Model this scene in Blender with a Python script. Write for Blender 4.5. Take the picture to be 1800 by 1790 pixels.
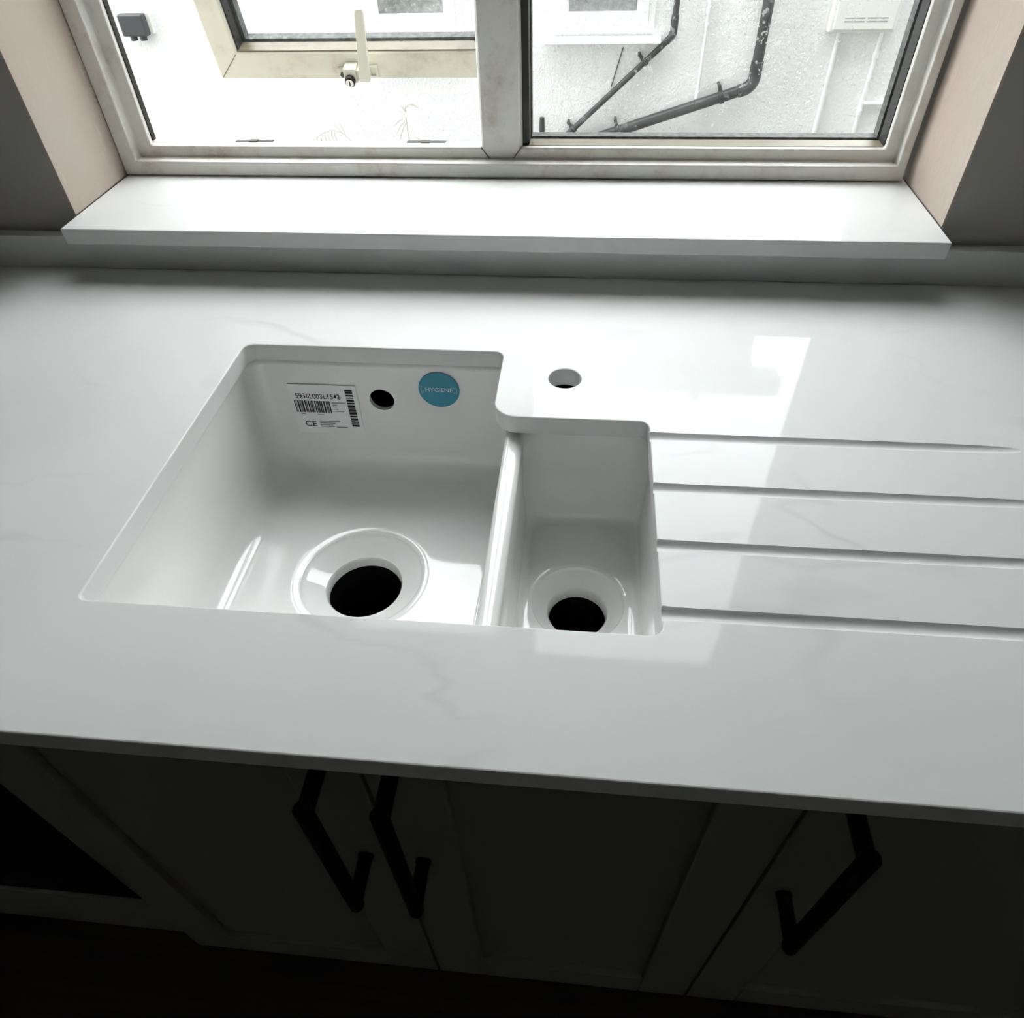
import bpy, bmesh, math, random
from mathutils import Vector, Matrix

for o in list(bpy.data.objects):
    bpy.data.objects.remove(o, do_unlink=True)
scene = bpy.context.scene
COL = scene.collection
LIFT = 0.90            # geometry is written with the worktop surface at z = 0; everything is lifted so the floor is z = 0

# ------------------------------------------------------------------ camera
cam_d = bpy.data.cameras.new('camera')
cam = bpy.data.objects.new('camera', cam_d)
COL.objects.link(cam)
yaw, pitch, roll = -0.12082899, 0.78554904, 0.03711942
fwd = Vector((math.sin(yaw)*math.cos(pitch), math.cos(yaw)*math.cos(pitch), -math.sin(pitch)))
rgt = Vector((math.cos(yaw), -math.sin(yaw), 0))
dwn = fwd.cross(rgt)
r2 = math.cos(roll)*rgt + math.sin(roll)*dwn
d2 = -math.sin(roll)*rgt + math.cos(roll)*dwn
m = Matrix((r2, -d2, -fwd)).transposed().to_4x4()
m.translation = Vector((0, 0, 0.43 + LIFT))
cam.matrix_world = m
cam_d.sensor_width = 36
cam_d.sensor_fit = 'HORIZONTAL'
cam_d.lens = 36*1249.76/1800
cam_d.clip_start = 0.01
scene.camera = cam

# ------------------------------------------------------------------ sky (bright overcast) and exposure
world = bpy.data.worlds.new('overcast_sky')
scene.world = world
world.use_nodes = True
wn = world.node_tree.nodes; wl = world.node_tree.links
wn.clear()
w_out = wn.new('ShaderNodeOutputWorld')
w_bg = wn.new('ShaderNodeBackground')
w_tc = wn.new('ShaderNodeTexCoord')
w_sep = wn.new('ShaderNodeSeparateXYZ')
w_mr = wn.new('ShaderNodeMapRange')
w_mr.inputs['From Min'].default_value = 0.0
w_mr.inputs['From Max'].default_value = 1.0
w_mr.inputs['To Min'].default_value = 7.4      # overcast sky: a nearly even white dome
w_mr.inputs['To Max'].default_value = 7.0
wl.new(w_tc.outputs['Generated'], w_sep.inputs[0])
wl.new(w_sep.outputs['Z'], w_mr.inputs['Value'])
w_bg.inputs['Color'].default_value = (0.95, 0.985, 1.0, 1)
wl.new(w_mr.outputs[0], w_bg.inputs['Strength'])
wl.new(w_bg.outputs[0], w_out.inputs[0])

vs = scene.view_settings
vs.view_transform = 'Standard'
vs.look = 'None'
vs.exposure = 0.52
vs.gamma = 1.0
vs.use_curve_mapping = False

# ------------------------------------------------------------------ materials
def mat(name, color, rough=0.5, spec=0.5, metal=0.0, coat=0.0):
    M = bpy.data.materials.new(name); M.use_nodes = True
    b = M.node_tree.nodes['Principled BSDF']
    b.inputs['Base Color'].default_value = (*color, 1)
    b.inputs['Roughness'].default_value = rough
    b.inputs['Specular IOR Level'].default_value = spec
    b.inputs['Metallic'].default_value = metal
    b.inputs['Coat Weight'].default_value = coat
    return M

def nd(M, t): return M.node_tree.nodes.new(t)
def lk(M, a, b): M.node_tree.links.new(a, b)
def pos(M, scale=(1, 1, 1)):
    g = nd(M, 'ShaderNodeNewGeometry'); mp = nd(M, 'ShaderNodeMapping')
    mp.inputs['Scale'].default_value = scale
    lk(M, g.outputs['Position'], mp.inputs['Vector']); return mp.outputs[0]
def noise(M, vec, scale, detail=4, rough=0.55, dist=0.0):
    n = nd(M, 'ShaderNodeTexNoise')
    n.inputs['Scale'].default_value = scale; n.inputs['Detail'].default_value = detail
    n.inputs['Roughness'].default_value = rough; n.inputs['Distortion'].default_value = dist
    lk(M, vec, n.inputs['Vector']); return n.outputs['Fac']
def ramp(M, fac, a, b, ca=(0, 0, 0, 1), cb=(1, 1, 1, 1)):
    r = nd(M, 'ShaderNodeValToRGB')
    r.color_ramp.elements[0].position = a; r.color_ramp.elements[0].color = ca
    r.color_ramp.elements[1].position = b; r.color_ramp.elements[1].color = cb
    lk(M, fac, r.inputs[0]); return r.outputs[0]
def mixc(M, fac, a, b):
    x = nd(M, 'ShaderNodeMix'); x.data_type = 'RGBA'
    if isinstance(fac, (int, float)): x.inputs['Factor'].default_value = fac
    else: lk(M, fac, x.inputs['Factor'])
    for v, k in ((a, 6), (b, 7)):
        if isinstance(v, tuple): x.inputs[k].default_value = (*v, 1) if len(v) == 3 else v
        else: lk(M, v, x.inputs[k])
    return x.outputs[2]
def mul(M, a, b, op='MULTIPLY'):
    x = nd(M, 'ShaderNodeMath'); x.operation = op
    for v, k in ((a, 0), (b, 1)):
        if isinstance(v, (int, float)): x.inputs[k].default_value = v
        else: lk(M, v, x.inputs[k])
    return x.outputs[0]
def bump(M, h, strength, dist):
    b = nd(M, 'ShaderNodeBump'); b.inputs['Strength'].default_value = strength; b.inputs['Distance'].default_value = dist
    lk(M, h, b.inputs['Height']); lk(M, b.outputs[0], M.node_tree.nodes['Principled BSDF'].inputs['Normal'])
def setc(M, c): lk(M, c, M.node_tree.nodes['Principled BSDF'].inputs['Base Color'])

# polished quartz with faint grey veins
QUARTZ = mat('quartz', (.8, .8, .79), .04, .16)
_v = pos(QUARTZ, (1.0, 1.9, 1.0))
_n = noise(QUARTZ, _v, 2.3, 4, .45, .35)
_line = mul(QUARTZ, mul(QUARTZ, _n, .5, 'SUBTRACT'), 0, 'ADD')
_a = nd(QUARTZ, 'ShaderNodeMath'); _a.operation = 'ABSOLUTE'; lk(QUARTZ, _line, _a.inputs[0])
_vein = ramp(QUARTZ, _a.outputs[0], .0, .011, (1, 1, 1, 1), (0, 0, 0, 1))
_mask = ramp(QUARTZ, noise(QUARTZ, pos(QUARTZ), 4.2, 2), .5, .68)
_cl = ramp(QUARTZ, noise(QUARTZ, pos(QUARTZ), 7, 5), .3, .75, (.81, .815, .805, 1), (.77, .775, .765, 1))
setc(QUARTZ, mixc(QUARTZ, mul(QUARTZ, mul(QUARTZ, _vein, _mask), .26), _cl, (.45, .46, .45)))

CERAMIC = mat('white_ceramic', (.87, .87, .855), .07, .5, 0, .3)
CERAMIC.node_tree.nodes['Principled BSDF'].inputs['Coat Roughness'].default_value = .03

# old cream uPVC, dusty and smeared with plaster
def upvc(name, col, dirt, amount):
    U = mat(name, col, .38)
    p = pos(U)
    d1 = ramp(U, noise(U, p, 14, 6, .65), .49, .72)
    d2 = ramp(U, noise(U, p, 55, 5, .7), .45, .8)
    f = mul(U, mul(U, d1, mul(U, d2, .4, 'ADD')), amount)
    setc(U, mixc(U, f, col, dirt))
    return U
UPVC = upvc('cream_upvc', (.79, .78, .72), (.38, .28, .18), .95)
UPVC_C = upvc('casement_upvc', (.73, .715, .615), (.45, .33, .22), .7)
BEAD = upvc('dirty_bead', (.21, .18, .12), (.12, .09, .055), .9)
WHITE_UPVC = mat('white_upvc', (.86, .87, .87), .35)
LEVER = mat('lever_cream', (.72, .71, .62), .35)
RUBBER = mat('black_rubber', (.018, .017, .016), .55)
SPACER = mat('aluminium_spacer', (.08, .082, .08), .6, .3, 0)
_s = ramp(SPACER, noise(SPACER, pos(SPACER), 120, 3), .35, .7, (.05, .052, .05, 1), (.15, .155, .15, 1)); setc(SPACER, _s)

# skimmed pinkish plaster
PLASTER = mat('pink_plaster', (.60, .50, .43), .85, .2)
_p = pos(PLASTER)
_pc = ramp(PLASTER, noise(PLASTER, _p, 5, 5), .35, .7, (.50, .41, .35, 1), (.50, .44, .38, 1))
_ps = ramp(PLASTER, noise(PLASTER, pos(PLASTER, (1, 1, .35)), 45, 4, .6), .60, .72)
setc(PLASTER, mixc(PLASTER, mul(PLASTER, _ps, .45), _pc, (.70, .65, .58)))
bump(PLASTER, noise(PLASTER, _p, 40, 5), .25, .004)
WALLP = mat('grey_wall_paint', (.42, .40, .365), .8, .25)
bump(WALLP, noise(WALLP, pos(WALLP), 120, 4), .15, .002)
ROOMP = mat('room_paint', (.76, .75, .72), .85, .2)
bump(ROOMP, noise(ROOMP, pos(ROOMP), 100, 3), .1, .002)
CEILP = mat('ceiling_paint', (.82, .82, .81), .9, .2)
bump(CEILP, noise(CEILP, pos(CEILP), 100, 3), .1, .002)
FLOORM = mat('dark_wood_floor', (.035, .026, .02), .55, .3)
setc(FLOORM, ramp(FLOORM, noise(FLOORM, pos(FLOORM, (2, 30, 1)), 2, 5), .3, .7, (.022, .016, .013, 1), (.045, .033, .025, 1)))

CABINET = mat('cabinet_paint', (.26, .26, .235), .5, .3)
bump(CABINET, noise(CABINET, pos(CABINET), 300, 2), .05, .001)
BLACKM = mat('black_metal', (.006, .006, .006), .5, .25)
BLACKG = mat('black_glass', (.006, .006, .006), .25, .3)
DARKTRIM = mat('dark_steel_trim', (.08, .08, .08), .4, .5, .6)
DARKIN = mat('dark_pipe_inside', (.004, .004, .004), .9, .1)
CHROME = mat('chrome', (.75, .75, .74), .2, .5, 1.0)
PAPER = mat('label_paper', (.86, .88, .88), .45, .4)
INK = mat('black_ink', (.03, .03, .03), .6, .2)
INKG = mat('grey_ink', (.30, .31, .31), .6, .2)
TEAL = mat('blue_vinyl', (.045, .30, .42), .35, .4)
WINK = mat('white_ink', (.62, .78, .84), .5, .3)

# exterior
RENDER = mat('white_roughcast', (.84, .845, .84), .9, .15)
_rp = pos(RENDER)
_rough = mul(RENDER, noise(RENDER, _rp, 16, 6, .65), noise(RENDER, _rp, 70, 4, .6), 'ADD')
bump(RENDER, _rough, .6, .012)
_rs = ramp(RENDER, noise(RENDER, _rp, 38, 4, .7), .68, .74)
setc(RENDER, mixc(RENDER, mul(RENDER, _rs, .28), (.84, .845, .84), (.42, .42, .40)))
PIPEB = mat('black_pipe_plastic', (.022, .023, .023), .4, .4)
PIPEW = mat('white_painted_pipe', (.80, .80, .79), .5)
METER = mat('meter_box_plastic', (.74, .74, .70), .5)
GREYP = mat('grey_box_plastic', (.05, .052, .055), .45)
OBSC = mat('obscured_glass', (.10, .105, .10), .12, .6)
setc(OBSC, ramp(OBSC, noise(OBSC, pos(OBSC), 40, 6, .7), .35, .75, (.04, .045, .04, 1), (.22, .23, .22, 1)))
SLATE = mat('slate_roof', (.09, .09, .10), .7)
setc(SLATE, ramp(SLATE, noise(SLATE, pos(SLATE), 6, 4), .3, .7, (.06, .06, .07, 1), (.13, .13, .14, 1)))
GROUND = mat('concrete_ground', (.30, .30, .28), .9)
setc(GROUND, ramp(GROUND, noise(GROUND, pos(GROUND), 5, 6), .3, .7, (.12, .12, .11, 1), (.20, .195, .18, 1)))
STRAW = mat('dry_grass', (.46, .44, .38), .8)
OUTBRICK = mat('outer_render', (.16, .16, .15), .9)
setc(OUTBRICK, ramp(OUTBRICK, noise(OUTBRICK, pos(OUTBRICK), 9, 5), .3, .7, (.12, .12, .115, 1), (.19, .19, .18, 1)))

def glass(name, film, spots, col=(.9, .93, .92)):
    G = bpy.data.materials.new(name); G.use_nodes = True
    n = G.node_tree.nodes; n.clear()
    out = n.new('ShaderNodeOutputMaterial')
    tr = n.new('ShaderNodeBsdfTransparent'); tr.inputs[0].default_value = (.996, .998, .997, 1)
    gl = n.new('ShaderNodeBsdfGlossy'); gl.inputs['Roughness'].default_value = .01
    lw = n.new('ShaderNodeLayerWeight'); lw.inputs['Blend'].default_value = .5
    fr = mul(G, mul(G, mul(G, lw.outputs['Facing'], 4.0, 'POWER'), .6), .008, 'ADD')
    m1 = n.new('ShaderNodeMixShader'); lk(G, fr, m1.inputs[0]); lk(G, tr.outputs[0], m1.inputs[1]); lk(G, gl.outputs[0], m1.inputs[2])
    df = n.new('ShaderNodeBsdfDiffuse'); df.inputs[0].default_value = (.6, .6, .57, 1)
    tl = n.new('ShaderNodeBsdfTranslucent'); tl.inputs[0].default_value = (.42, .43, .42, 1)
    m2 = n.new('ShaderNodeMixShader'); m2.inputs[0].default_value = .75
    lk(G, df.outputs[0], m2.inputs[1]); lk(G, tl.outputs[0], m2.inputs[2])
    p = pos(G)
    s1 = ramp(G, noise(G, p, 120, 3, .6), .625, .66)
    s2 = ramp(G, noise(G, p, 12, 2), .40, .60)
    f = mul(G, mul(G, s1, s2), spots)
    fl = mul(G, ramp(G, noise(G, p, 30, 4), .3, .8), film)
    fac = mul(G, f, fl, 'ADD')
    m3 = n.new('ShaderNodeMixShader'); lk(G, fac, m3.inputs[0]); lk(G, m1.outputs[0], m3.inputs[1]); lk(G, m2.outputs[0], m3.inputs[2])
    lk(G, m3.outputs[0], out.inputs[0])
    return G
GLASS = glass('spattered_glass', .035, .5)
GLASS_C = glass('dusty_glass', .10, .5)

# ------------------------------------------------------------------ mesh helpers
ORG = {}
def link(name, me, material, parent=None, origin=None):
    """Link a mesh whose vertices are in place; move its origin to its base (or to `origin`)."""
    vs_ = [v.co for v in me.vertices]
    if origin is None:
        if parent is not None:
            origin = ORG[parent.name]
        else:
            xs = [v.x for v in vs_]; ys = [v.y for v in vs_]; zs = [v.z for v in vs_]
            origin = Vector(((min(xs)+max(xs))/2, (min(ys)+max(ys))/2, min(zs)))
    origin = Vector(origin)
    me.transform(Matrix.Translation(-origin))
    o = bpy.data.objects.new(name, me)
    if material is not None and not me.materials: me.materials.append(material)
    COL.objects.link(o)
    ORG[o.name] = origin
    if parent is not None:
        o.parent = parent
        o.location = origin - ORG[parent.name]
    else:
        o.location = origin
    return o
def from_bm(name, bm, material, parent=None, origin=None, smooth=None, normals=True):
    if normals: bmesh.ops.recalc_face_normals(bm, faces=bm.faces[:])
    if smooth is not None:
        for f in bm.faces: f.smooth = True
        for e in bm.edges:
            e.smooth = not (len(e.link_faces) == 2 and e.calc_face_angle(0) > math.radians(smooth)) 
    me = bpy.data.meshes.new(name); bm.to_mesh(me); bm.free()
    return link(name, me, material, parent, origin)
def empty(name, loc):
    o = bpy.data.objects.new(name, None); COL.objects.link(o)
    o.empty_display_size = .05
    o.location = loc; ORG[o.name] = Vector(loc); return o
def tag(o, label=None, cat=None, group=None, kind=None):
    if label: o['label'] = label
    if cat: o['category'] = cat
    if group: o['group'] = group
    if kind: o['kind'] = kind
    return o
def bx(bm, x0, x1, y0, y1, z0, z1, bev=0.0, seg=2):
    vs_ = [bm.verts.new((x, y, z)) for z in (z0, z1) for y in (y0, y1) for x in (x0, x1)]
    fs = [bm.faces.new([vs_[i] for i in q]) for q in ((0, 2, 3, 1), (4, 5, 7, 6), (0, 1, 5, 4), (2, 6, 7, 3), (0, 4, 6, 2), (1, 3, 7, 5))]
    if bev > 0:
        es = list({e for f in fs for e in f.edges})
        bmesh.ops.bevel(bm, geom=es, offset=bev, segments=seg, affect='EDGES', profile=.5)
def box(name, material, x0, x1, y0, y1, z0, z1, bev=0.0, parent=None, origin=None, seg=2):
    bm = bmesh.new(); bx(bm, x0, x1, y0, y1, z0, z1, bev, seg)
    return from_bm(name, bm, material, parent, origin, None)
def frame_ring(bm, rects_y):
    """Sweep a profile around a rectangle in the XZ plane: list of ((x0,x1,z0,z1), y), closed profile, mitred corners."""
    loops = []
    for (x0, x1, z0, z1), y in rects_y:
        loops.append([bm.verts.new(c) for c in ((x0, y, z0), (x1, y, z0), (x1, y, z1), (x0, y, z1))])
    n = len(loops)
    for i in range(n):
        a, b = loops[i], loops[(i+1) % n]
        for k in range(4):
            bm.faces.new((a[k], a[(k+1) % 4], b[(k+1) % 4], b[k]))
def ring(name, material, rects_y, parent, origin=None, bev=0.0):
    bm = bmesh.new(); frame_ring(bm, rects_y)
    bmesh.ops.recalc_face_normals(bm, faces=bm.faces[:])
    if bev:
        es = [e for e in bm.edges if e.calc_face_angle(0) > .5]
        bmesh.ops.bevel(bm, geom=es, offset=bev, segments=2, affect='EDGES', profile=.5)
    return from_bm(name, bm, material, parent, origin, None)
def tube_bm(bm, pts, r, seg=14, cap=True):
    pts = [Vector(p) for p in pts]
    rs = r if isinstance(r, (list, tuple)) else [r]*len(pts)
    loops = []; prev = None
    for i, p in enumerate(pts):
        t = (pts[min(i+1, len(pts)-1)] - pts[max(i-1, 0)]).normalized()
        if prev is None:
            a = Vector((0, 0, 1)) if abs(t.z) < .9 else Vector((0, 1, 0))
            u = t.cross(a).normalized()
        else:
            u = (prev - t*prev.dot(t)).normalized()
        prev = u; w = t.cross(u)
        loops.append([bm.verts.new(p + (u*math.cos(2*math.pi*k/seg) + w*math.sin(2*math.pi*k/seg))*rs[i]) for k in range(seg)])
    for a, b in zip(loops, loops[1:]):
        for k in range(seg): bm.faces.new((a[k], a[(k+1) % seg], b[(k+1) % seg], b[k]))
    if cap:
        bm.faces.new(loops[0][::-1]); bm.faces.new(loops[-1])
def tube(name, material, pts, r, parent=None, seg=14, origin=None):
    bm = bmesh.new(); tube_bm(bm, pts, r, seg)
    return from_bm(name, bm, material, parent, origin, 50)
def bend(pts, rad, n=6):
    """Round the inner corners of a polyline."""
    pts = [Vector(p) for p in pts]; out = [pts[0]]
    for a, b, c in zip(pts, pts[1:], pts[2:]):
        u = (a-b).normalized(); v = (c-b).normalized()
        s, e = b+u*rad, b+v*rad
        for k in range(n+1):
            t = k/n; out.append(s*(1-t)**2 + b*2*t*(1-t) + e*t*t)
    out.append(pts[-1]); return out
def cyl_bm(bm, c, axis, r, L, seg=24, r2_=None):
    c = Vector(c); axis = Vector(axis).normalized()
    tube_bm(bm, [c, c+axis*L], [r, r if r2_ is None else r2_], seg)
def fillet_poly(pts, n=8):
    """2-D polygon of (x, y, radius) -> list of (x, y) with rounded corners."""
    out = []; N = len(pts)
    for i in range(N):
        p = Vector(pts[i][:2]); a = Vector(pts[i-1][:2]); b = Vector(pts[(i+1) % N][:2]); r = pts[i][2]
        if r <= 0: out.append((p.x, p.y)); continue
        u = (a-p).normalized(); v = (b-p).normalized()
        half = math.acos(max(-1, min(1, u.dot(v))))/2
        d = r/math.tan(half); c = p + (u+v).normalized()*(r/math.sin(half))
        s = p+u*d; e = p+v*d
        a0 = math.atan2(s.y-c.y, s.x-c.x); a1 = math.atan2(e.y-c.y, e.x-c.x)
        da = (a1-a0+math.pi) % (2*math.pi) - math.pi
        for k in range(n+1):
            t = a0+da*k/n; out.append((c.x+r*math.cos(t), c.y+r*math.sin(t)))
    return out
def bool_diff(obj, cutters):
    for c in cutters:
        md = obj.modifiers.new('cut', 'BOOLEAN'); md.operation = 'DIFFERENCE'; md.solver = 'EXACT'; md.object = c
    bpy.context.view_layer.update()
    dg = bpy.context.evaluated_depsgraph_get()
    me = bpy.data.meshes.new_from_object(obj.evaluated_get(dg))
    obj.modifiers.clear(); obj.data = me
    for c in cutters: bpy.data.objects.remove(c, do_unlink=True)
def smooth_mesh(me, ang):
    bm = bmesh.new(); bm.from_mesh(me)
    for f in bm.faces: f.smooth = True
    for e in bm.edges: e.smooth = not (len(e.link_faces) == 2 and e.calc_face_angle(0) > math.radians(ang))
    bm.to_mesh(me); bm.free()

# ------------------------------------------------------------------ room shell
XL, XR, YF, YB, YO = -1.75, 1.65, -2.6, 0.860, 1.066
ZF, ZC = -0.90, 1.52
WX0, WX1, WZ0, WZ1 = -.657, .411, .043, 1.23        # window opening
def struct(o): o['kind'] = 'structure'; return o
struct(box('floor', FLOORM, XL-.1, XR+.1, YF-.1, YO, ZF-.08, ZF))
struct(box('ceiling', CEILP, XL-.1, XR+.1, YF-.1, YO, ZC, ZC+.08))
struct(box('wall_left', ROOMP, XL-.1, XL, YF-.1, YB, ZF, ZC))
struct(box('wall_right', ROOMP, XR, XR+.1, YF-.1, YB, ZF, ZC))
struct(box('wall_front', ROOMP, XL, XR, YF-.1, YF, ZF, ZC))
struct(box('shade_wall_upper', OUTBRICK, -8, 8, YF-.1, YO, ZC+.0805, 6.2))  # unseen upper storey, added to keep sky light off the neighbour's wall
struct(box('shade_eaves', SLATE, -8.3, 8.3, YF-.4, YO+.50, 6.201, 6.35))  # unseen overhang, added to shade the neighbour's wall further
for nm, xa, xb in (('shade_wall_west', -8, XL-.1005), ('shade_wall_east', XR+.1005, 8)):  # unseen facade widened both ways to block sky light from the alley
    struct(box(nm, OUTBRICK, xa, xb, YF-.1, YO, -1.16, ZC+.08))
bm = bmesh.new()
o4 = [(XL-.1, ZF-.1), (XR+.1, ZF-.1), (XR+.1, ZC+.08), (XL-.1, ZC+.08)]
i4 = [(WX0-.003, WZ0), (WX1+.003, WZ0), (WX1+.003, WZ1+.003), (WX0-.003, WZ1+.003)]
V = [[bm.verts.new((x, y, z)) for x, z in q] for y in (YB, YO) for q in (o4, i4)]
for k in range(4):
    j = (k+1) % 4
    bm.faces.new((V[0][k], V[0][j], V[1][j], V[1][k]))
    bm.faces.new((V[2][k], V[2][j], V[3][j], V[3][k]))
    bm.faces.new((V[0][k], V[0][j], V[2][j], V[2][k]))
    bm.faces.new((V[1][k], V[1][j], V[3][j], V[3][k]))
struct(from_bm('wall_back', bm, WALLP))
# skimmed plaster linings of the window reveal
struct(box('trim_1', PLASTER, WX0-.003, WX0, YB-.0005, .998, .0635, WZ1, .0004))
struct(box('trim_2', PLASTER, WX1, WX1+.003, YB-.0005, .998, .0635, WZ1, .0004))
struct(box('trim_3', PLASTER, WX0-.003, WX1+.003, YB-.0005, .998, WZ1, WZ1+.003, .0004))

# ------------------------------------------------------------------ window_1: frame, mullion, fixed pane, open casement
win = empty('window_1', ((WX0+WX1)/2, 1.0, .063)); struct(win)
tag(win, 'cream plastic window with its left casement pushed open, above the sill')
y0, y1 = .996, 1.013
R0 = (-.6565, .4045, .064, 1.229); R1 = (-.634, .393, .083, 1.208); R2 = (-.614, .378, .098, 1.192)
ring('frame', UPVC, [(R0, y0), (R1, y0), (R1, y1), (R2, y1), (R2, 1.036), ((-.63, .39, .084, 1.206), 1.038), ((-.63, .39, .084, 1.206), 1.062), (R0, 1.062)], win, bev=.0022)
bm = bmesh.new()
prof = [(-.148, 1.022), (-.146, 1.0145), (-.1435, 1.0125), (-.0955, 1.0125), (-.093, 1.0145), (-.091, 1.022), (-.091, 1.06), (-.148, 1.06)]
lo = []
for z in (.0985, 1.1915):
    lo.append([bm.verts.new((x, y, z)) for x, y in prof])
# chamfered foot where the mullion is welded into the frame
sh = [.0, .006, .012, .012, .006, .0]
for k, v in enumerate(lo[0]):
    if k < 6: v.co.z -= sh[k]
for k in range(8):
    bm.faces.new((lo[0][k], lo[0][(k+1) % 8], lo[1][(k+1) % 8], lo[1][k]))
bm.faces.new(lo[0][::-1]); bm.faces.new(lo[1])
from_bm('mullion', bm, UPVC, win, None, 12)
# welded joint strips of the mullion foot
for sx in (-1, 1):
    xm = -.1195
    bm = bmesh.new()
    a = Vector((xm+sx*.0275, 1.0122, .0985)); b = Vector((xm+sx*.0165, 1.0122, .0845))
    tube_bm(bm, [a, b], .0009, 6)
    from_bm('weld_line', bm, BEAD, win)
# weather seal of the left opening and the keep plates on its sill
box('weather_seal', RUBBER, -.6145, -.6125, 1.0205, 1.0295, .102, 1.185, 0, win)
for xa in (-.497, -.252):
    bm = bmesh.new()
    bx(bm, xa, xa+.054, 1.029, 1.036, .0976, .0988)
    bx(bm, xa+.020, xa+.032, 1.028, 1.036, .0976, .0996)
    from_bm('keep_plate', bm, DARKTRIM, win)
# fixed glazing
FX0, FX1, FZ0, FZ1 = -.082, .377, .0988, 1.188
bm = bmesh.new()
for (x0, x1, z0, z1) in ((FX0-.009, FX0, FZ0-.002, FZ1), (FX1, FX1+.012, FZ0-.002, FZ1), (FX0, FX1, FZ1, FZ1+.01)):
    bx(bm, x0, x1, 1.0215, 1.046, z0, z1)
from_bm('gasket', bm, RUBBER, win)
box('glazing_bead', BEAD, FX0-.008, FX1+.011, 1.020, 1.046, FZ0-.012, FZ0, .0012, win)
def rect_in(d): return (FX0-.008+d, FX1+.008-d, FZ0-.008+d, FZ1+.008-d)
ring('spacer_bar', SPACER, [(rect_in(.0), 1.0505), (rect_in(.0095), 1.0505), (rect_in(.0095), 1.0675), (rect_in(.0), 1.0675)], win)
box('glass_pane', GLASS, FX0-.006, FX1+.006, 1.0462, 1.0500, FZ0-.006, FZ1+.006, 0, win)
box('glass_pane', GLASS, FX0-.006, FX1+.006, 1.0680, 1.0715, FZ0-.006, FZ1+.006, 0, win)
# open casement, top hung: modelled shut, then swung about its top edge
HY, HZ = 1.038, 1.172
hinge = (0, HY, HZ)
cx0, cx1, cz0, cz1 = -.622, -.140, HZ-1.097, HZ+.022
def cr(d): return (cx0+d, cx1-d, cz0+d, cz1-d)
bm = bmesh.new()
frame_ring(bm, [(cr(0), HY), (cr(.0385), HY), (cr(.0405), HY+.004), (cr(.0405), HY+.060), (cr(.010), HY+.062), (cr(0), HY+.056)])
bmesh.ops.recalc_face_normals(bm, faces=bm.faces[:])
bmesh.ops.bevel(bm, geom=[e for e in bm.edges if e.calc_face_angle(0) > .5], offset=.0018, segments=2, affect='EDGES', profile=.5)
case = from_bm('casement', bm, UPVC_C, win, hinge, 12)
case['label'] = 'cream top-hung casement pushed outwards'
gx0, gx1, gz0, gz1 = cr(.0415)
bm = bmesh.new()
for (x0, x1, z0, z1) in ((gx0-.001, gx0+.0015, gz0, gz1), (gx1-.0015, gx1+.001, gz0, gz1), (gx0, gx1, gz1-.0015, gz1+.001)):
    bx(bm, x0, x1, HY+.007, HY+.030, z0, z1)
from_bm('gasket', bm, RUBBER, case)
box('glazing_bead', BEAD, gx0, gx1, HY+.004, HY+.030, gz0-.001, gz0+.001, 0, case)
ring('spacer_bar', SPACER, [((gx0, gx1, gz0, gz1), HY+.035), ((gx0+.006, gx1-.006, gz0+.004, gz1-.006), HY+.035), ((gx0+.006, gx1-.006, gz0+.004, gz1-.006), HY+.052), ((gx0, gx1, gz0, gz1), HY+.052)], case)
box('glass_pane', GLASS_C, gx0, gx1, HY+.031, HY+.0345, gz0, gz1, 0, case)
box('glass_pane', GLASS_C, gx0, gx1, HY+.0525, HY+.056, gz0, gz1, 0, case)
# weld lines on the casement's lower mitre
bm = bmesh.new(); tube_bm(bm, [(cx0+.003, HY-.0002, cz0+.003), (cx0+.038, HY-.0002, cz0+.038)], .0008, 6)
from_bm('weld_line', bm, BEAD, case)
# locking handle of the casement
hx = -.378; hz = cz0
bm = bmesh.new(); bx(bm, hx-.026, hx-.004, HY-.024, HY, hz+.004, hz+.027, .003)
from_bm('handle_base', bm, LEVER, case, None, 12)
bm = bmesh.new()
lv = [(hz+.008, .0088, .023, .008), (hz+.022, .0086, .024, .010), (hz+.062, .0078, .026, .016), (hz+.110, .0068, .028, .023), (hz+.116, .0052, .028, .024)]
L_ = []
for z, hw, off, sk in lv:
    L_.append([bm.verts.new((hx+sk+sx*hw, HY-off+sy*.0045, z)) for sx, sy in ((-1, -1), (1, -1), (1, 1), (-1, 1))])
for a, b in zip(L_, L_[1:]):
    for k in range(4): bm.faces.new((a[k], a[(k+1) % 4], b[(k+1) % 4], b[k]))
bm.faces.new(L_[0][::-1]); bm.faces.new(L_[-1])
bx(bm, hx-.004, hx+.012, HY-.023, HY-.004, hz+.010, hz+.024)
bmesh.ops.recalc_face_normals(bm, faces=bm.faces[:])
bmesh.ops.bevel(bm, geom=[e for e in bm.edges if e.calc_face_angle(0) > .8], offset=.0014, segments=2, affect='EDGES', profile=.5)
from_bm('handle_lever', bm, LEVER, case, None, 12)
bm = bmesh.new(); cyl_bm(bm, (hx-.0155, HY-.024, hz+.0105), (0, -1, -.15), .0085, .006, 24)
from_bm('lock_ring', bm, RUBBER, case, None, 40)
bm = bmesh.new(); cyl_bm(bm, (hx-.0155, HY-.0300, hz+.0095), (0, -1, -.15), .0064, .0022, 24)
lockface = from_bm('lock_cylinder', bm, CHROME, case, None, 40)
box('keyhole', RUBBER, hx-.0164, hx-.0146, HY-.0328, HY-.0318, hz+.0052, hz+.0132, 0, case)
box('screw_plate', LEVER, hx-.040, hx-.026, HY-.006, HY, hz+.005, hz+.019, .0015, case)
bm = bmesh.new(); cyl_bm(bm, (hx-.032, HY-.006, hz+.0095), (0, -1, 0), .0042, .0015, 16)
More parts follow.
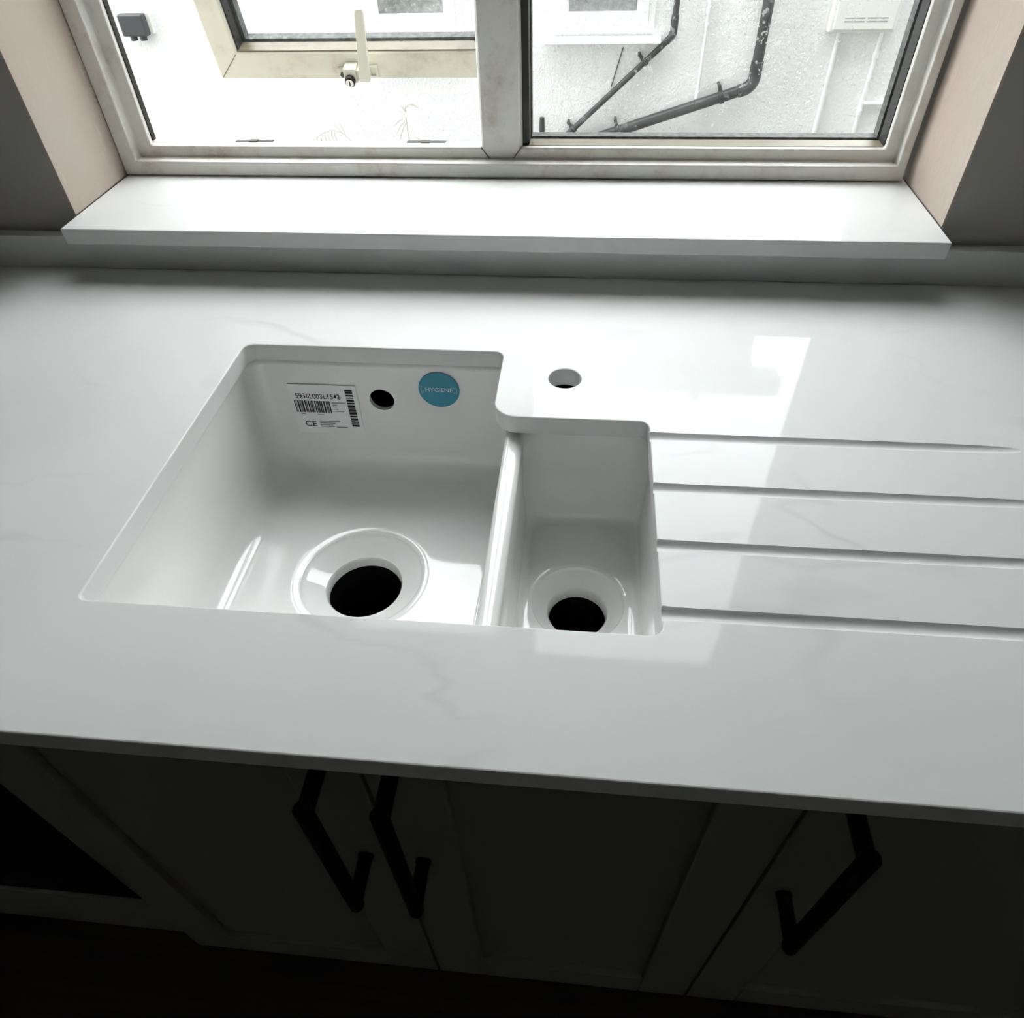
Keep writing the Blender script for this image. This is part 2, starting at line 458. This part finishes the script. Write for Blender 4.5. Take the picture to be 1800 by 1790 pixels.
from_bm('screw', bm, DARKTRIM, case, None, 40)
ring('strike_plate', LEVER, [((hx+.012, hx+.027, hz+.003, hz+.022), HY-.003), ((hx+.0145, hx+.0225, hz+.006, hz+.0175), HY-.003), ((hx+.0145, hx+.0225, hz+.006, hz+.0175), HY), ((hx+.012, hx+.027, hz+.003, hz+.022), HY)], case, bev=.0006)
for xb in (-.515, -.267):
    bm = bmesh.new(); cyl_bm(bm, (xb, HY+.022, hz+.001), (0, 0, -1), .0042, .006, 14)
    from_bm('cam_bolt', bm, RUBBER, case, None, 40)
case.rotation_euler.x = math.radians(14.09)

# ------------------------------------------------------------------ worktop with sink cut-out, tap hole and drainer grooves
WF, WB = .195, .8595
bm = bmesh.new()
cut = fillet_poly([(-.379, .3055, .007), (.0695, .3055, .010), (.0695, .5545, .010), (-.0835, .5545, .024), (-.0835, .669, .010), (-.379, .669, .012)])
tap = [(-.0149+.01725*math.cos(2*math.pi*k/48), .6228+.01725*math.sin(2*math.pi*k/48)) for k in range(48)]
outer = [(XL+.002, WF), (XR-.002, WF), (XR-.002, WB), (XL+.002, WB)]
edges = []
for lp in (outer, cut, tap):
    vv = [bm.verts.new((x, y, 0)) for x, y in lp]
    edges += [bm.edges.new((vv[i], vv[(i+1) % len(vv)])) for i in range(len(vv))]
bmesh.ops.triangle_fill(bm, use_beauty=True, use_dissolve=False, edges=edges)
ex = bmesh.ops.extrude_face_region(bm, geom=bm.faces[:])
for g in ex['geom']:
    if isinstance(g, bmesh.types.BMVert): g.co.z = -.02
bmesh.ops.recalc_face_normals(bm, faces=bm.faces[:])
be = [e for e in bm.edges if e.calc_face_angle(0) > 1.2 and all(abs(v.co.z) < 1e-6 for v in e.verts)]
be += [e for e in bm.edges if e.calc_face_angle(0) > 1.2 and all(abs(v.co.z+.02) < 1e-6 and abs(v.co.y-WF) < 1e-6 for v in e.verts)]
bmesh.ops.bevel(bm, geom=be, offset=.0013, segments=2, affect='EDGES', profile=.5)
worktop = from_bm('worktop', bm, QUARTZ, None)
cutters = []
for gy in (.5325, .4618, .3938, .3258):
    cb = bmesh.new(); r = .0066
    xs = [.052, .0695, .076, .10, .16, .24, .32, .352, .370, .384, .393, .399, .404]
    ds = [.0052, .0052, .0046, .0042, .0040, .0037, .0034, .0031, .0026, .0019, .0011, .0003, -.0005]
    rs = [.0076, .0076, .0069] + [r]*10
    tube_bm(cb, [(x, gy, rr-d) for x, d, rr in zip(xs, ds, rs)], rs, 40)
    cutters.append(from_bm('groove_cutter', cb, None, None))
bool_diff(worktop, cutters)
smooth_mesh(worktop.data, 20)
for p_ in worktop.data.polygons:
    if abs(p_.normal.z) > .9995 or abs(p_.normal.y) > .9995: p_.use_smooth = False
tag(worktop, 'white veined quartz worktop with sink cut-out and drainer grooves', 'worktop')

ups = box('upstand', QUARTZ, XL+.002, XR-.002, .842, .8595, .0002, .043, .001)
tag(ups, 'low white quartz upstand along the wall behind the worktop', 'upstand')
sill = box('window_sill', QUARTZ, WX0+.0005, WX1-.0005, .819, 1.025, .0432, .063, .0013)
tag(sill, 'polished white quartz sill slab below the window frame', 'window sill')

# ------------------------------------------------------------------ undermount one and a half bowl sink
def rrect(x0, x1, y0_, y1_, r, k=10):
    out = []
    for cx_, cy_, a0 in ((x1-r, y1_-r, 0), (x0+r, y1_-r, 90), (x0+r, y0_+r, 180), (x1-r, y0_+r, 270)):
        for i in range(k+1):
            a = math.radians(a0+90*i/k); out.append((cx_+r*math.cos(a), cy_+r*math.sin(a)))
    return out
def circ(cx_, cy_, r, k=10):
    out = []
    for a0 in (0, 90, 180, 270):
        for i in range(k+1):
            a = math.radians(a0+90*(i+.5)/(k+1)); out.append((cx_+r*math.cos(a), cy_+r*math.sin(a)))
    return out
def bowl(bm, x0, x1, ya, yb, zf, rc, rfil, dc, r_ring, r_hole, flange, pad):
    ztop = -.0235; rr = .0085
    L = []
    fx0, fx1, fy0, fy1 = flange
    L.append((rrect(x0-fx0, x1+fx1, ya-fy0, yb+fy1, rc+.008), ztop))
    for k in range(0, 6):                      # rolled rim
        a = math.radians(90*k/5)
        off = rr*(1-math.sin(a))
        L.append((rrect(x0-off, x1+off, ya-off, yb+off, rc+off), ztop-rr*(1-math.cos(a))))
    L.append((rrect(x0, x1, ya, yb, rc), (ztop+zf)/2))
    for k in range(0, 8):                      # bottom fillet, walls with a little draft
        a = math.radians(90*k/7)
        ins = .003 + rfil*(1-math.cos(a))
        L.append((rrect(x0+ins, x1-ins, ya+ins, yb-ins, max(rc-ins*.1, rfil+.004)), zf+rfil*(1-math.sin(a))))
    cxx, cyy = dc
    L.append((circ(cxx, cyy, r_ring+pad), zf-.0004))
    L.append((circ(cxx, cyy, r_ring+.0032), zf-.0008))
    L.append((circ(cxx, cyy, r_ring+.0022), zf-.0012))
    L.append((circ(cxx, cyy, r_ring+.0008), zf-.0018))
    L.append((circ(cxx, cyy, r_ring), zf-.0032))
    L.append((circ(cxx, cyy, r_ring-.0012), zf-.0046))
    L.append((circ(cxx, cyy, r_ring-.004), zf-.0062))
    L.append((circ(cxx, cyy, r_hole+.006), zf-.0150))
    L.append((circ(cxx, cyy, r_hole+.0015), zf-.0170))
    L.append((circ(cxx, cyy, r_hole), zf-.0195))
    L.append((circ(cxx, cyy, r_hole-.0005), zf-.030))
    loops = [[bm.verts.new((x, y, z)) for x, y in lp] for lp, z in L]
    for a, b in zip(loops, loops[1:]):
        n = len(a)
        for k in range(n): bm.faces.new((a[k], a[(k+1) % n], b[(k+1) % n], b[k]))
bm = bmesh.new()
bowl(bm, -.387, -.0725, .298, .676, -.180, .022, .026, (-.231, .488), .0672, .0418, (.03, .0095, .03, .03), .012)
bowl(bm, -.0535, .0745, .298, .566, -.148, .020, .010, (.0095, .446), .0462, .0298, (.0095, .03, .03, .03), .0042)
bmesh.ops.remove_doubles(bm, verts=bm.verts[:], dist=.0001)
for f in bm.faces: f.normal_update()
sink = from_bm('sink', bm, CERAMIC, None, None, None, normals=False)
sm = sink.modifiers.new('thick', 'SOLIDIFY'); sm.thickness = .006; sm.offset = -1
cb = bmesh.new(); cyl_bm(cb, (-.2342, .660, -.0765), (0, 1, 0), .0150, .05, 40)
bool_diff(sink, [from_bm('overflow_cutter', cb, None, None)])
smooth_mesh(sink.data, 32)
tag(sink, 'white ceramic one and a half bowl sink set under the worktop', 'sink')
# overflow channel behind the hole
bm = bmesh.new()
tube_bm(bm, [(-.2342, .6825, -.0765), (-.2342, .712, -.0765)], .0158, 30, cap=False)
tube_bm(bm, [(-.2342, .712, -.0765), (-.2342, .713, -.0765)], .0158, 30)
from_bm('overflow_pipe', bm, DARKIN, sink)
for (cx_, cy_, r, zt) in ((-.231, .488, .0418, -.2105), (.0095, .446, .0298, -.1785)):
    bm = bmesh.new()
    tube_bm(bm, [(cx_, cy_, zt), (cx_, cy_, zt-.09)], r+.001, 40, cap=False)
    tube_bm(bm, [(cx_, cy_, zt-.09), (cx_, cy_, zt-.092)], r+.001, 40)
    from_bm('waste_pipe', bm, DARKIN, sink)

# ------------------------------------------------------------------ stickers on the back wall of the large bowl
SY = .6748      # just in front of the ceramic wall
def text_mesh(body, size, bold=0.0, sx=1.0):
    cu = bpy.data.curves.new('lettering', 'FONT'); cu.body = body; cu.size = size
    cu.align_x = 'CENTER'; cu.align_y = 'CENTER'; cu.offset = bold; cu.resolution_u = 3
    t = bpy.data.objects.new('lettering', cu); COL.objects.link(t)
    bpy.context.view_layer.update()
    me = bpy.data.meshes.new_from_object(t.evaluated_get(bpy.context.evaluated_depsgraph_get()))
    bpy.data.objects.remove(t, do_unlink=True)
    me.materials.clear()
    me.transform(Matrix.Diagonal((sx, 1, 1, 1)))
    return me
def print_text(name, body, size, x, z, material, parent, y=SY-.0007, bold=0.0, sx=1.0, rot=0.0):
    me = text_mesh(body, size, bold, sx)
    me.transform(Matrix.Translation((x, y, z)) @ Matrix.Rotation(rot, 4, 'Y') @ Matrix.Rotation(math.pi/2, 4, 'X'))
    return link(name, me, material, parent)
def card(name, material, pts, y, t, parent=None, origin=None):
    bm = bmesh.new()
    a = [bm.verts.new((x, y, z)) for x, z in pts]; b = [bm.verts.new((x, y+t, z)) for x, z in pts]
    n = len(pts); bm.faces.new(a); bm.faces.new(b[::-1])
    for k in range(n): bm.faces.new((a[k], a[(k+1) % n], b[(k+1) % n], b[k]))
    return from_bm(name, bm, material, parent, origin)
lab = card('product_label', PAPER, fillet_poly([(-.3475, -.1315, .002), (-.2635, -.1315, .002), (-.2635, -.0565, .002), (-.3475, -.0565, .002)], 4), SY-.0004, .0006)
tag(lab, 'white barcode label stuck to the back of the large sink bowl', 'label')
print_text('lettering', '5936L003L1542', .0100, -.3125, -.0735, INK, lab, bold=.0001, sx=.86)
print_text('lettering', 'CE', .0115, -.330, -.1155, INK, lab, bold=.0001, sx=1.1)
random.seed(4)
bm = bmesh.new(); x = -.3435
while x < -.300:
    w = random.choice((.0005, .0009, .0014, .0018)); bx(bm, x, x+w, SY-.0009, SY-.0006, -.0975, -.0800); x += w+random.choice((.0006, .0010, .0015))
from_bm('barcode', bm, INK, lab)
bm = bmesh.new(); z = -.0625
while z > -.1175:
    w = random.choice((.0009, .0014, .0022, .003)); bx(bm, -.2775, -.2685, SY-.0009, SY-.0006, z-w, z); z -= w+random.choice((.0008, .0013, .0018))
from_bm('barcode', bm, INK, lab)
bm = bmesh.new()
for (a, b, z, t) in ((-.297, -.2805, -.0815, .0009), (-.2965, -.291, -.0850, .0008), (-.2965, -.2915, -.0880, .0008), (-.2965, -.2905, -.0912, .0008), (-.2965, -.2835, -.0945, .0008),
                     (-.3180, -.292, -.1105, .0008), (-.3180, -.2985, -.1132, .0008), (-.3180, -.302, -.1158, .0008), (-.3180, -.3005, -.1186, .0008), (-.298, -.284, -.1190, .0008),
                     (-.3385, -.333, -.1000, .0006), (-.318, -.310, -.1003, .0006), (-.2855, -.2835, -.0738, .0008)):
    bx(bm, a, b, SY-.0009, SY-.0006, z-t, z+t*.2)
from_bm('small_print', bm, INKG, lab)
rx, rz, rr_ = -.1628, -.0580, .0243
stk = card('round_sticker', TEAL, [(rx+rr_*math.cos(2*math.pi*k/64), rz+rr_*math.sin(2*math.pi*k/64)) for k in range(64)], SY-.0004, .0006)
tag(stk, 'round blue vinyl sticker reading HYGIENE inside the sink', 'sticker')
print_text('lettering', 'HYGIENE', .0082, rx, rz, WINK, stk, bold=.00012, sx=.98)
for s in (-1, 1):
    for dx, hh in ((.0192, .0042), (.0212, .0052)):
        pts = [(rx+s*(dx-.0012*abs(t)**2), SY-.0007, rz+hh*t) for t in (-1, -.5, 0, .5, 1)]
        tube('arc', WINK, pts, .00035, stk, 5)

# ------------------------------------------------------------------ base units below the worktop
DY = .232; DT = .020; ZT, ZB = -.0235, -.722
def handle(x, z0, z1, parent):
    bm = bmesh.new(); yb = DY-.042; r = .0068
    tube_bm(bm, [(x, yb, z0-.004), (x, yb, z1+.004)], r, 18)
    for z in (z0+.004, z1-.004):
        tube_bm(bm, [(x, yb, z), (x, DY-.0005, z)], r*.98, 18)
        tube_bm(bm, [(x, DY-.004, z), (x, DY-.0003, z)], r*1.08, 18)
    h = from_bm('handle', bm, BLACKM, parent, None, 45)
    h['label'] = 'matt black bar handle'
    return h
def door(cab, x0, x1, hx_):
    w = .062
    d = box('door', CABINET, x0+.004, x1-.004, DY+.008, DY+DT, ZB+.004, ZT-.004, 0, cab)      # recessed panel and backing
    for a, b in ((x0, x0+w), (x1-w, x1)):
        box('stile', CABINET, a, b, DY, DY+DT-.001, ZB, ZT-.001, .0012, d)
    for a, b in ((ZB, ZB+.066), (ZT-.067, ZT-.001)):
        box('rail', CABINET, x0+w+.0003, x1-w-.0003, DY, DY+DT-.001, a, b, .0012, d)
    handle(hx_, -.288, -.078, d)
    return d
def carcass(name, x0, x1):
    e = empty(name, ((x0+x1)/2, .5, ZB))
    t = .018
    for nm, b_ in (('side_panel', (x0, x0+t, DY+DT+.002, .80, ZB, ZT)), ('side_panel', (x1-t, x1, DY+DT+.002, .80, ZB, ZT)),
                  ('base_panel', (x0+t, x1-t, DY+DT+.002, .80, ZB, ZB+t)), ('back_panel', (x0+t, x1-t, .792, .80, ZB+t, ZT))):
        box(nm, CABINET, *b_, 0, e)
    return e
cabA = carcass('base_cabinet', -.504, .181)
door(cabA, -.504, -.1560, -.1815)
door(cabA, -.1525, .181, -.1255)
tag(cabA, 'painted two-door shaker cabinet below the sink with a pair of black handles', 'cabinet')
cabB = carcass('base_cabinet', .1845, .784)
door(cabB, .1845, .784, .2085)
tag(cabB, 'painted single-door shaker cabinet beside the two-door one, below the drainer grooves', 'cabinet')
ov = empty('built_under_oven', (-.807, .5, ZB+.14))
box('body', DARKTRIM, -1.10, -.514, .27, .78, -.585, -.028, .003, ov)
box('door_glass', BLACKG, -1.10, -.512, .245, .268, -.570, -.165, .003, ov)
box('control_panel', BLACKG, -1.10, -.512, .245, .268, -.160, -.028, .003, ov)
box('bottom_trim', DARKTRIM, -1.10, -.512, .249, .268, -.588, -.573, .002, ov)
bm = bmesh.new(); tube_bm(bm, [(-1.05, .205, -.20), (-.63, .205, -.20)], .007, 14)
for x in (-1.04, -.64): tube_bm(bm, [(x, .205, -.20), (x, .246, -.20)], .006, 12)
from_bm('door_handle', bm, DARKTRIM, ov, None, 45)
tag(ov, 'black glass built-under oven beside the two-door sink cabinet', 'oven')
fil = box('filler_panel', CABINET, -1.10, -.508, .246, .266, ZB, -.592, .0012)
tag(fil, 'narrow painted filler panel below the black oven', 'panel')
pl = box('plinth', CABINET, XL+.002, XR-.002, .30, .318, ZF+.0005, ZB-.004, .001)
tag(pl, 'dark recessed plinth board under the cabinets', 'plinth')

# ------------------------------------------------------------------ outside: neighbour's wall, windows, pipes
EY = 4.8; GZ = -1.16
struct(box('ground', GROUND, -14, 14, YO+.001, 16, GZ-.1, GZ))
struct(box('wall_neighbour', RENDER, -3.0, 1.30, EY, EY+6, GZ, 2.85))
struct(box('wall_extension', RENDER, 1.3005, 8, EY, EY+5, GZ, 1.40))
struct(box('sky_block_wing', OUTBRICK, 3.2, 8, YO+.001, 3.9, GZ, 3.9))  # unseen block, added to cut sky light from the right on the left reveal
bm = bmesh.new()
rv = [(-3.2, EY-.14, 2.86), (1.52, EY-.14, 2.86), (1.52, EY+3, 4.36), (-3.2, EY+3, 4.36), (-3.2, EY+6.3, 2.86), (1.52, EY+6.3, 2.86)]
top = [bm.verts.new(v) for v in rv]; bot = [bm.verts.new((v[0], v[1], v[2]-.12 if k in (0, 1, 4, 5) else v[2]-.14)) for k, v in enumerate(rv)]
for q in ((0, 1, 2, 3), (3, 2, 5, 4)):
    bm.faces.new([top[i] for i in q]); bm.faces.new([bot[i] for i in q][::-1])
for a, b in ((0, 1), (1, 2), (2, 5), (5, 4), (4, 3), (3, 0)): bm.faces.new((top[a], top[b], bot[b], bot[a]))
struct(from_bm('roof', bm, SLATE))
struct(box('trim_4', WHITE_UPVC, -3.2, 1.50, EY-.155, EY-.001, 2.705, 2.738))
struct(box('trim_5', WHITE_UPVC, -3.2, 1.52, EY-.165, EY-.1415, 2.70, 2.88))

def far_window(name, gx0_, gx1_, gz0_, H, sill_l, sill_r, label):
    w = empty(name, ((gx0_+gx1_)/2, EY, gz0_-.15)); struct(w); tag(w, label)
    def rc(d, dz=0): return (gx0_-d, gx1_+d, gz0_-d+dz, gz0_+H+d)
    ring('frame', WHITE_UPVC, [(rc(.105), EY-.012), (rc(.066), EY-.012), (rc(.066), EY+.01), (rc(.105), EY+.01)], w, bev=.004)
    ring('sash', WHITE_UPVC, [(rc(.066), EY-.026), (rc(.014), EY-.034), (rc(.0), EY-.012), (rc(.0), EY+.006), (rc(.066), EY+.006)], w, bev=.003)
    box('glass_pane', OBSC, gx0_-.004, gx1_+.004, EY-.010, EY-.004, gz0_-.004, gz0_+H+.004, 0, w)
    box('outer_sill', WHITE_UPVC, sill_l, sill_r, EY-.075, EY+.004, gz0_-.146, gz0_-.118, .004, w)
far_window('window_2', -1.243, -.868, -.425, .80, -1.385, -.735, 'white neighbour window seen through the open casement glass')
far_window('window_3', -.156, .220, -.425, .80, -.294, .365, 'white neighbour window next to the thinner black waste pipe')

def bracket(x, z, ang, parent, r):
    bm = bmesh.new()
    d = Vector((math.cos(ang), 0, math.sin(ang))); n = Vector((-d.z, 0, d.x))
    if n.z < 0: n = -n
    c = Vector((x, EY-(.045 if r < .02 else .066), z))
    pts = [c + (n*math.cos(t) + Vector((0, -1, 0))*math.sin(t))*(r+.004) for t in [2*math.pi*k/16 for k in range(17)]]
    for w in (-.008, 0, .008): tube_bm(bm, [p+d*w for p in pts], .0045, 6)
    tube_bm(bm, [c+n*r, c+n*(r+.035)], .010, 8)
    tube_bm(bm, [c+n*(r+.028), c+n*(r+.028)+Vector((0, EY-.001-c.y, 0))], .009, 8)
    return from_bm('bracket', bm, PIPEB, parent, None, 50)
p1 = tube('slanting_waste_pipe', PIPEB, bend([(.431, EY-.045, 2.6), (.431, EY-.045, -.535), (-.235, EY-.045, -1.1317)], .05), .0165)
p1['label'] = 'thin black waste pipe slanting down the white neighbour wall'; p1['category'] = 'pipe'
for x, z in ((.285, -.663), (-.112, -1.018)): bracket(x, z, math.atan2(.655, .731), p1, .0165)
bm = bmesh.new(); tube_bm(bm, [(.431, EY-.045, -.52), (.431, EY-.045, -.44)], .0205, 16)
tube_bm(bm, bend([(.431, EY-.045, -.50), (.431, EY-.045, -.535), (.396, EY-.045, -.566)], .02), .0205, 16)
from_bm('elbow', bm, PIPEB, p1, None, 50)
p2 = tube('drainpipe', PIPEB, bend([(.916, EY-.066, 3.0), (.916, EY-.066, -.785), (-.15, EY-.066, -1.1228)], .075), .030, seg=20)
p2['label'] = 'thick black drainpipe bending sideways on the white neighbour wall'; p2['category'] = 'pipe'
for x, z in ((.745, -.838), (.160, -1.023)): bracket(x, z, math.atan2(.36, 1.136), p2, .030)
bm = bmesh.new(); tube_bm(bm, [(.916, EY-.066, -.715), (.916, EY-.066, -.66)], .0345, 20)
tube_bm(bm, bend([(.916, EY-.066, -.70), (.916, EY-.066, -.785), (.835, EY-.066, -.811)], .055), .0345, 20)
from_bm('elbow', bm, PIPEB, p2, None, 50)
st = tube('pipe_stub', PIPEB, [(-.303, EY-.05, GZ), (-.303, EY-.05, -1.0), (-.303, EY-.05, -.955)], [.017, .017, .015], seg=12)
tag(st, 'short black pipe stub standing against the white neighbour wall', 'pipe')
wp = tube('white_pipe', PIPEW, [(.612, EY-.02, 2.4), (.612, EY-.02, -.90)], .0095, seg=12)
tag(wp, 'thin white pipe between the two black pipes on the neighbour wall', 'pipe')
for z0_, z1_ in ((-.44, -.405), (-.50, -.485), (-.86, -.82)):
    tube('pipe_collar', PIPEW, [(.612, EY-.02, z0_), (.612, EY-.02, z1_)], .014, wp, 12)
cb_ = tube('cable', GREYP, [(.160, EY-.004, -.60), (.135, EY-.004, -.69), (.105, EY-.004, -.80)], .0035, seg=6)
tag(cb_, 'short loose dark cable on the neighbour wall between window and waste pipe', 'cable')

mb = empty('meter_box', (1.44, EY, -.53))
box('back_box', METER, 1.262, 1.618, EY-.05, EY+.003, -.532, .02, .012, mb, None, 3)
dr = box('front_door', METER, 1.283, 1.600, EY-.066, EY-.051, -.515, .005, .006, mb, None, 3)
for xa, xb in ((1.335, 1.440), (1.452, 1.560)):
    for z in (-.478, -.462): box('vent_slot', INKG, xa, xb, EY-.0668, EY-.0655, z, z+.006, 0, dr)
tag(mb, 'cream meter box with louvred door on the neighbour wall', 'meter box')
c1 = tube('conduit', PIPEW, [(1.338, EY-.014, -.533), (1.338, EY-.014, GZ+.001)], .013, seg=12)
tag(c1, 'white conduit below the meter box, without any side branch', 'conduit')
c2 = empty('branched_conduit', (1.565, EY-.014, GZ))
tube('pipe', PIPEW, [(1.565, EY-.014, -.533), (1.565, EY-.014, GZ+.001)], .011, c2, 12)
tube('branch', PIPEW, [(1.565, EY-.014, -.888), (1.95, EY-.014, -.888)], .010, c2, 12)
for z in (-.66, -.95): tube('pipe_clip', PIPEW, [(1.565, EY-.014, z), (1.565, EY-.014, z+.03)], .016, c2, 12)
tag(c2, 'white conduit with a horizontal side branch below the meter box', 'conduit')

jb = empty('junction_box', (-2.71, EY, -.53))
box('lid', GREYP, -2.795, -2.640, EY-.075, EY-.02, -.515, -.405, .010, jb, None, 3)
box('back_box', METER, -2.785, -2.618, EY-.0195, EY+.003, -.512, -.400, .006, jb, None, 3)
for x in (-2.745, -2.685): tube('cable_gland', GREYP, [(x, EY-.045, -.515), (x, EY-.045, -.538)], .020, jb, 12)
tag(jb, 'dark grey junction box with two cable glands on the white wall', 'junction box')

# tall dry grass growing outside below the open casement
def grass(label, stem, panicle):
    root = empty('tall_grass', (stem[0][0], stem[0][1], GZ))
    tube('stem', STRAW, stem, [.0010]*(len(stem)-1)+[.0005], root, 6)
    bm = bmesh.new()
    for pts in panicle:
        n = len(pts)
        tube_bm(bm, pts, [.0003+.0006*math.sin(math.pi*(k+.3)/(n+.1)) for k in range(n)], 5)
    from_bm('seed_head', bm, STRAW, root, None, 60)
    tag(root, label, 'grass')
random.seed(11)
def spray(tip, n, spread, length, lean):
    out = []
    for k in range(n):
        t = k/(n-1); b = Vector(tip) + Vector(lean[0])*(1-t)
        a = spread[0]+(spread[1]-spread[0])*t+random.uniform(-.15, .15)
        l = length*random.uniform(.65, 1.1)
        d = Vector((math.cos(a), random.uniform(-.3, .3), math.sin(a)))
        out.append([b+d*l*u+Vector((0, 0, -.018*u*u)) for u in (0, .25, .5, .75, 1)])
    return out
YG = 1.70
grass('upright dry grass stalk with a spreading seed head outside the casement',
      [(-.40, YG, GZ), (-.404, YG, -.6), (-.406, YG, -.14), (-.411, YG, -.09), (-.4105, YG, -.045)],
      spray((-.4105, YG, -.043), 11, (3.9, .4), .036, [(0.001, 0, -.032)]) + [[(-.407, YG, -.105), (-.395, YG, -.105), (-.382, YG, -.114), (-.37, YG, -.12)]])
grass('drooping dry grass stalk bent sideways outside the casement',
      [(-.50, YG, GZ), (-.505, YG, -.5), (-.525, YG, -.15), (-.542, YG, -.118), (-.562, YG, -.098), (-.585, YG, -.091), (-.612, YG, -.100), (-.632, YG, -.114)],
      [[(x, YG, z), (x-.004, YG+.004, z-.010), (x-.003, YG+.005, z-.020), (x+.002, YG+.004, z-.030)] for x, z in
       ((-.632, -.112), (-.622, -.105), (-.612, -.100), (-.602, -.096), (-.594, -.093), (-.586, -.091), (-.578, -.092))]
      + [[(-.562, YG, -.098), (-.57, YG, -.088), (-.578, YG, -.080)], [(-.555, YG, -.103), (-.560, YG, -.09), (-.566, YG, -.078)]])

# ------------------------------------------------------------------ lift the whole place so that the floor lies at z = 0
for o in scene.objects:
    if o.parent is None and o.type != 'CAMERA':
        o.location.z += LIFT
